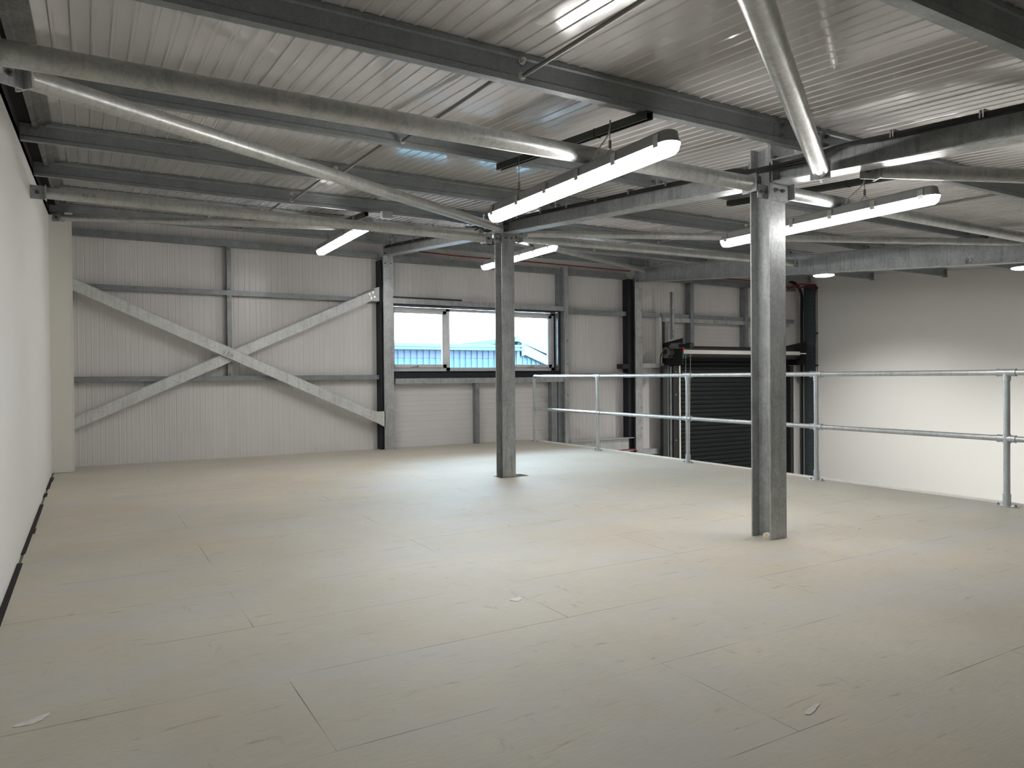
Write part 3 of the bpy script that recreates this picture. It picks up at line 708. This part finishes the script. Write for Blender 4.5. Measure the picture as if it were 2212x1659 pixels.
path_tube(bm, spline([(12.6, 10.50, 2.95), (13.1, 10.50, 2.97), (13.5, 10.48, 3.0), (13.69, 10.36, 3.03)]), .012, 8)
tag(obj('red_cable', bm, 'cable_red', smooth=True, origin=(13.4, 10.45, 3.0)), 'red cable looping over the top of the cable tray', 'cable')

# ------------------------------------------------------------------ handrail
HX = 6.512
hr = thing('handrail', 'galvanised tube safety railing along the open deck edge', 'handrail', (HX, 6.5, 0))
HY = [10.42, 8.655, 6.785, 4.915, 3.108, 1.25, -.6]
for nm, z in (('top_rail', 1.102), ('mid_rail', .559)):
    for i in range(len(HY) - 1):
        bm = BM(); tube(bm, (HX, HY[i], z), (HX, HY[i + 1], z), .0242, 24); obj(nm, bm, 'rail', hr, smooth=50)
for i, y in enumerate(HY):
    bm = BM(); tube(bm, (HX, y, .01), (HX, y, 1.10), .0242, 24); ps = obj('post', bm, 'rail', hr, smooth=50)
    bm = BM()
    if i == 0:
        pts = [V((HX, y, 1.04)), V((HX, y, 1.075)), V((HX, y - .012, 1.098)), V((HX, y - .035, 1.102)), V((HX, y - .075, 1.102))]
        path_tube(bm, spline(pts, 5), .0295, 20)
    else:
        tube(bm, (HX, y - .07, 1.102), (HX, y + .07, 1.102), .0300, 24); tube(bm, (HX, y, 1.035), (HX, y, 1.10), .0295, 24)
        for s in (-1, 1): tube(bm, (HX, y + s * .064, 1.102), (HX, y + s * .072, 1.102), .0325, 24)
    obj('tee_fitting', bm, 'rail', hr, smooth=50)
    bm = BM(); tube(bm, (HX, y - .068, .559), (HX, y + (.068 if i else .0), .559), .0298, 24); tube(bm, (HX, y, .520), (HX, y, .598), .0296, 24)
    if i: tube(bm, (HX, y + .062, .559), (HX, y + .070, .559), .0322, 24)
    tube(bm, (HX, y - .070, .559), (HX, y - .062, .559), .0322, 24)
    obj('cross_fitting', bm, 'rail', hr, smooth=50)
    bm = BM(); tube(bm, (HX, y, .004), (HX, y, .105), .0300, 24)
    el = [(.048 * math.cos(t), .092 * math.sin(t)) for t in [2 * math.pi * k / 28 for k in range(28)]]
    extr(bm, el, (HX, y, .0005), (HX, y, .0085), (1, 0, 0), (0, 1, 0))
    bf = obj('base_flange', bm, 'rail', hr, smooth=40)
    bolts(bf, [(HX, y + s * .066, .0085) for s in (-1, 1)], (0, 0, 1), .010, .006)

# ------------------------------------------------------------------ luminaires
def stadium(L, w, n=10):
    pts = []
    for i in range(n + 1): t = -math.pi / 2 + math.pi * i / n; pts.append((w * math.sin(t) , L / 2 - w + w * math.cos(t)))
    pts = [(x, y) for x, y in pts]
    return pts + [(-x, -y) for x, y in pts]
def loft(bm, rings):
    rs_ = [[bm.verts.new(p) for p in r] for r in rings]
    for a, b in zip(rs_, rs_[1:]):
        n = len(a)
        for i in range(n): bm.faces.new((a[i], a[(i + 1) % n], b[(i + 1) % n], b[i]))
    bm.faces.new(rs_[0][::-1]); bm.faces.new(rs_[-1])
def batten(x, y0, y1, z, label):
    L = y1 - y0; yc = (y0 + y1) / 2
    o = thing('batten_light', label, 'strip light', (x, yc, z), 'linear LED lights')
    def ring(w, zz, dl=0): return [(x + a, yc + b, zz) for a, b in stadium(L - dl, w)]
    bm = BM(); loft(bm, [ring(.034, z - .046, .05), ring(.046, z - .030, .02), ring(.051, z - .008, .006), ring(.053, z, 0), ring(.053, z + .004, 0)]); obj('diffuser', bm, 'lamp', o, smooth=50)
    bm = BM(); loft(bm, [ring(.056, z + .004, 0), ring(.056, z + .014, 0), ring(.050, z + .018, .012), ring(.046, z + .058, .03), ring(.038, z + .066, .05)]); hs = obj('housing', bm, 'housing', o, smooth=35)
    for k in range(6):
        yy = y0 + .09 + (L - .18) * k / 5
        for s in (-1, 1):
            bm = BM(); extr(bm, [(-.002, -.014), (.005, -.015), (.008, .010), (.003, .048), (-.006, .048)], (x + s * .052, yy - .018, z + .002), (x + s * .052, yy + .018, z + .002), (s, 0, 0), (0, 0, 1)); obj('clip', bm, 'clip', hs)
    for yy in (y0 + L * .28, y0 + L * .80):
        zt = zs(yy) - .165
        bm = BM(); tube(bm, (x, yy, z + .105), (x, yy, zt), .0022, 6); tube(bm, (x, yy, z + .105), (x, yy - .05, z + .066), .002, 6); tube(bm, (x, yy, z + .105), (x, yy + .05, z + .066), .002, 6)
        box(bm, (x - .006, yy - .10, z + .064), (x + .006, yy + .10, z + .070)); obj('suspension_wire', bm, 'wire', o)
        bm = BM(); tube(bm, (x, yy, z + .108), (x, yy, z + .150), .008, 8); obj('wire_gripper', bm, 'wire', o)
    yy = y0 + L * .28; zt = zs(yy) - .165
    bm = BM(); path_tube(bm, spline([(x + .0, yy + .16, z + .07), (x, yy + .12, z + .12), (x + .004, yy + .02, z + .19), (x + .004, yy, zt)]), .0045, 6); obj('supply_flex', bm, 'cable_grey', o, smooth=True)
    bm = BM(); tube(bm, (x, yy + .16, z + .055), (x, yy + .165, z + .085), .016, 10); obj('cable_gland', bm, 'housing', o)
    return o
batten(2.46, 2.625, 4.475, 2.226, 'large lit strip light between the near and middle columns, nearest the viewer')
batten(2.50, 7.10, 9.00, 2.672, 'lit strip light partly hidden behind the middle galvanised tube near the cross braces')
batten(4.80, 7.18, 9.01, 2.645, 'lit strip light seen just behind the middle column')
batten(4.70, 2.635, 4.475, 2.236, 'lit strip light passing behind the near column')

def channel(x, k, label):
    y0, y1 = PY[k] - .02, PY[k + 1] + .08
    o = thing('support_channel', label, 'steel channel', (x, (y0 + y1) / 2, zs(y0) - .19), 'channels carrying the strip lights')
    dd = V((0, y1 - y0, zs(y1) - zs(y0)))
    bm = BM(); extr(bm, thick([(-.010, -.041), (-.0205, -.041), (-.0205, 0), (.0205, 0), (.0205, -.041), (.010, -.041)], .003), (x, y0, zs(y0) - .148), (x, y1, zs(y1) - .148), (1, 0, 0), (0, 0, 1)); obj('strut', bm, 'channel', o)
    bm = BM(); ym = y0 + (y1 - y0) * .28; box(bm, (x - .024, ym, zs(ym) - .194), (x + .024, ym + .006, zs(ym) - .144)); obj('cable_tie', bm, 'cable_black', o)
channel(2.56, 3, 'dark channel carrying the largest strip light')
channel(2.56, 6, 'dark channel above the strip light near the cross braces')
channel(4.86, 6, 'dark channel above the strip light behind the middle column')
channel(4.86, 3, 'dark channel above the strip light behind the near column')

for (x, y, z, lab) in ((11.2, 8.29, 2.842, 'round lit LED light over the void beside the cable tray'), (11.2, 5.10, 2.552, 'round lit LED light over the void at the photo edge'), (11.2, 1.9, 2.28, 'round LED light over the void outside the photo edge')):
    o = thing('round_light', lab, 'round light', (x, y, z), 'round lights over the void')
    bm = BM(); loft(bm, [[(x + r * math.cos(t), y + r * math.sin(t), zz) for t in [2 * math.pi * i / 32 for i in range(32)]] for r, zz in ((.15, z - .018), (.17, z - .008), (.172, z))]); obj('diffuser', bm, 'lamp_round', o, smooth=50)
    L = bpy.data.lights.new('led_lamp', 'SPOT'); L.energy = 430; L.color = (1.0, .985, .94); L.spot_size = math.radians(142); L.spot_blend = .9; L.shadow_soft_size = .15
    lo = bpy.data.objects.new('led_lamp', L); lo.location = (0, 0, -.03); link(lo, o)
    bm = BM(); loft(bm, [[(x + r * math.cos(t), y + r * math.sin(t), zz) for t in [2 * math.pi * i / 32 for i in range(32)]] for r, zz in ((.176, z), (.176, z + .012), (.11, z + .035), (.10, zs(y) - .16))]); obj('housing', bm, 'housing', o, smooth=40)

# ------------------------------------------------------------------ cables on the beams
def zc(y): return zs(y) - .165
cbk = thing('beam_cables', 'black cables clipped along the top of the beam from window wall to viewer', 'cables', (3.86, 5, zc(5)))
for i in range(3):
    bm = BM(); pts = []
    for y in [10.4, 9.6, 8.8, 8.0, 7.5]: pts.append((3.885, y, zc(y) - .012 * i))
    pts += [(3.87, 7.2, zc(7.2) - .03 - .02 * i), (3.862, 6.96, zc(6.96) - .04 - .02 * i), (3.875, 6.7, zc(6.7) - .02 * i)]
    for y in [6.2, 5.4, 4.6, 3.9, 3.6]: pts.append((3.885, y, zc(y) - .010 * i))
    pts += [(3.875, 3.45, zc(3.45) - .03 - .010 * i), (3.868, 3.28, zc(3.28) - .035 - .012 * i), (3.872, 3.0, zc(3.0) - .03 - .018 * i), (3.872, 2.86, zc(2.86) - .01 - .006 * i), (3.874, 2.75, zc(2.75) + .002)]
    for y in [2.5, 2.0, 1.2, 0, -2, -4]: pts.append((3.885, y, zc(y) - .010 * i + .006))
    path_tube(bm, spline(pts, 5), .0085, 8); obj('cable', bm, 'cable_black', cbk, smooth=True)
bm = BM(); path_tube(bm, spline([(3.66, 7.06, 2.70), (3.70, 7.05, 2.722), (3.735, 7.04, 2.735), (3.775, 7.04, 2.70), (3.83, 7.03, 2.70), (3.885, 7.06, 2.735)], 6), .006, 6); obj('cable', bm, 'cable_black', cbk, smooth=True)
for y in (10.1, 9.7, 9.3, 8.9, 8.5, 8.1, 7.7, 6.5, 6.05, 5.6, 5.15, 4.7, 4.25, 3.8, 2.93, 2.42, 1.95, 1.5, 1.0):
    z = zs(y) - .146
    bm = BM(); box(bm, (3.875, y, z - .012), (3.925, y + .022, z + .010)); box(bm, (3.868, y, z - .034), (3.874, y + .007, z + .006)); box(bm, (3.868, y + .015, z - .034), (3.874, y + .022, z + .006)); tag(obj('beam_clip', bm, 'clip', cbk), 'spring steel cable clip')
bm = BM()
path_tube(bm, spline([(3.95, 10.50, 2.955), (4.3, 10.60, 3.075), (5.2, 10.60, 3.06), (6.2, 10.60, 3.065), (7.2, 10.59, 3.06), (8.1, 10.60, 3.055), (8.75, 10.60, 3.05)], 8), .010, 8)
tag(obj('red_cable', bm, 'cable_red', smooth=True, origin=(6.5, 10.6, 3.05)), 'red fire cable running above the window between columns', 'cable')
bm = BM(); path_tube(bm, spline([(9.05, 10.60, 3.05), (10.4, 10.58, 3.045), (11.6, 10.56, 3.06), (12.8, 10.54, 3.05)], 8), .011, 8)
tag(obj('red_cable', bm, 'cable_red', smooth=True, origin=(11, 10.6, 3.05)), 'red fire cable running above the roller shutter', 'cable')
bm = BM(); path_tube(bm, spline([(7.7, 10.52, -.262), (8.3, 10.52, -.27), (8.7, 10.51, -.265), (8.80, 10.49, -.30)], 8), .014, 8)
tag(obj('red_cable', bm, 'cable_red', smooth=True, origin=(8.3, 10.5, -.27)), 'red cable below the low edge beam beyond the deck', 'cable')
bm = BM(); path_tube(bm, spline([(1.86, 5.97, 2.74), (1.885, 5.97, 2.715), (1.895, 5.97, 2.685)], 6), .004, 6)
tag(obj('loose_cable', bm, 'cable_grey', smooth=True, origin=(1.88, 5.97, 2.7)), 'short pale cable end dangling from a purlin', 'cable')
bm = BM(); box(bm, (2.72, 7.37, zs(7.4) - .20), (2.84, 7.434, zs(7.4) - .12)); bmesh.ops.bevel(bm, geom=bm.edges[:], offset=.006, segments=2, affect='EDGES')
tag(obj('junction_box', bm, 'housing', origin=(2.78, 7.4, zs(7.4) - .2)), 'small grey junction box under a purlin beside the second strip light', 'junction box')

# ------------------------------------------------------------------ debris and chips on the deck
def chips(name, pts, label, mat):
    for i, (x, y, a, b, rot) in enumerate(pts):
        bm = BM(); n = 11; P = []
        for k in range(n):
            t = 2 * math.pi * k / n; r = 1 + .3 * math.sin(3 * t + i) * random.random()
            P.append((a * r * math.cos(t), b * r * math.sin(t)))
        extr(bm, P, (x, y, .0003), (x, y, .0022), (math.cos(rot), math.sin(rot), 0), (-math.sin(rot), math.cos(rot), 0))
        tag(obj(name, bm, mat, origin=(x, y, 0)), label[i], 'debris', 'bits of debris on the deck')
M['flake'] = plain('plaster_flake', (.66, .645, .60), .8, var=.15, nscale=40)
chips('plaster_flake', [(-.169, 2.805, .055, .020, .5), (1.811, 3.088, .035, .028, .2), (2.04, 1.56, .055, .012, .3)],
      ['pale plaster flake on the deck close to the white side wall', 'round pale plaster patch in the middle of the deck', 'thin pale flake low on the deck in front of the near column'], 'flake')

# ------------------------------------------------------------------ outside
gb = thing('shed_building', 'teal and blue metal shed seen through the window', 'building', (14, 34, ZG))
bm = BM(); box(bm, (2, 30, ZG), (17.9, 42, 2.40)); obj('wall', bm, 'teal', gb)
bm = BM(); box(bm, (2, 29.95, 1.97), (17.9, 30, 2.34)); obj('upper_band', bm, 'blue', gb)
bm = BM(); extr(bm, [(-.28, 2.33), (.12, 2.33), (.12, 2.50), (6, 3.1), (12, 2.5), (12, 2.40), (-.28, 2.42)], (2, 29.8, 0), (17.9, 29.8, 0), (0, 1, 0), (0, 0, 1)) ; obj('roof', bm, 'teal_roof', gb)
bm = BM(); box(bm, (2, 29.45, 2.50), (17.9, 29.75, 2.60)); box(bm, (2, 29.5, 2.36), (17.9, 29.6, 2.44)); obj('gutter', bm, 'teal', gb)
bm = BM(); x = 2.1
while x < 17.9: box(bm, (x, 29.90, ZG), (x + .035, 29.95, 2.33)); x += .30
tag(obj('ribs', bm, 'blue', gb), 'vertical cladding ribs')
gc = thing('gable_building', 'teal gabled shed end seen through the window behind the lower roof', 'building', (18.3, 36, ZG))
bm = BM(); poly_plate(bm, [(17.95, 30.2, ZG), (17.95, 30.2, 2.72), (18.05, 30.2, 2.85), (24, 33.5, 1.2), (24, 33.5, ZG)], (0, 6, 0)); obj('gable_wall', bm, 'teal', gc)
bm = BM(); poly_plate(bm, [(14.6, 31.5, 2.62), (17.85, 30.0, 3.02), (17.85, 30.0, 2.80), (14.6, 31.5, 2.42)], (0, 7, 0)); poly_plate(bm, [(17.85, 30.0, 3.05), (24.5, 33.3, 1.60), (24.5, 33.3, 1.30), (17.85, 30.0, 2.80)], (0, 6, 0)); obj('roof_verge', bm, 'teal_roof', gc)
bm = BM()
for k in range(14):
    t = k / 14; x = 18.25 + 5.6 * t; y = 30.37 + 3.3 * (x - 18.05) / 5.95 - .25; zt = 2.75 - (x - 18.05) * .245
    box(bm, (x, y, ZG), (x + .03, y + .06, zt))
obj('ribs', bm, 'blue', gc)
bm = BM(); poly_plate(bm, [(18.05, 30.0, 2.72), (24, 33.3, 1.26), (24, 33.3, .80), (18.35, 30.16, 2.15), (18.05, 30.0, 2.10)], (0, .12, 0)); obj('upper_band', bm, 'blue', gc)
bm = BM(); box(bm, (-60, YW + .25, ZG - .1), (90, 120, ZG - .02)); o = obj('ground_outside', bm, 'tarmac'); tag(o, 'yard surface outside the window', 'ground', kind='structure')

# ================================================================== LIGHT, CAMERA
w = bpy.data.worlds.new('overcast'); SC.world = w; w.use_nodes = True
bg = w.node_tree.nodes['Background']; bg.inputs[0].default_value = (.70, .85, 1.0, 1); bg.inputs[1].default_value = 14.0

f, yaw, pitch, roll = 1570.27, .52784786, -.00987336, -.00824578
F = V((math.sin(yaw) * math.cos(pitch), math.cos(yaw) * math.cos(pitch), math.sin(pitch)))
Rt = V((math.cos(yaw), -math.sin(yaw), 0)); U = Rt.cross(F)
r_ = Rt * math.cos(roll) + U * math.sin(roll); u_ = -Rt * math.sin(roll) + U * math.cos(roll)
cam = bpy.data.cameras.new('camera'); co = bpy.data.objects.new('camera', cam); COL.objects.link(co)
cam.sensor_width = 36; cam.sensor_fit = 'HORIZONTAL'; cam.lens = 36 * f / 2212; cam.clip_end = 300; cam.clip_start = .02
co.matrix_world = Matrix(((r_.x, u_.x, -F.x, 0), (r_.y, u_.y, -F.y, 0), (r_.z, u_.z, -F.z, 1.1), (0, 0, 0, 1)))
SC.camera = co
SC.view_settings.view_transform = 'Standard'; SC.view_settings.look = 'None'; SC.view_settings.gamma = 1
SC.view_settings.use_curve_mapping = False; SC.view_settings.exposure = 1.22
cy = SC.cycles; cy.use_light_tree = False
cy.use_denoising = True; cy.max_bounces = 6; cy.diffuse_bounces = 4; cy.glossy_bounces = 3; cy.transparent_max_bounces = 8
cy.sample_clamp_indirect = 8; cy.caustics_reflective = False; cy.caustics_refractive = False
cy.use_adaptive_sampling = True; cy.adaptive_threshold = .09; cy.adaptive_min_samples = 16
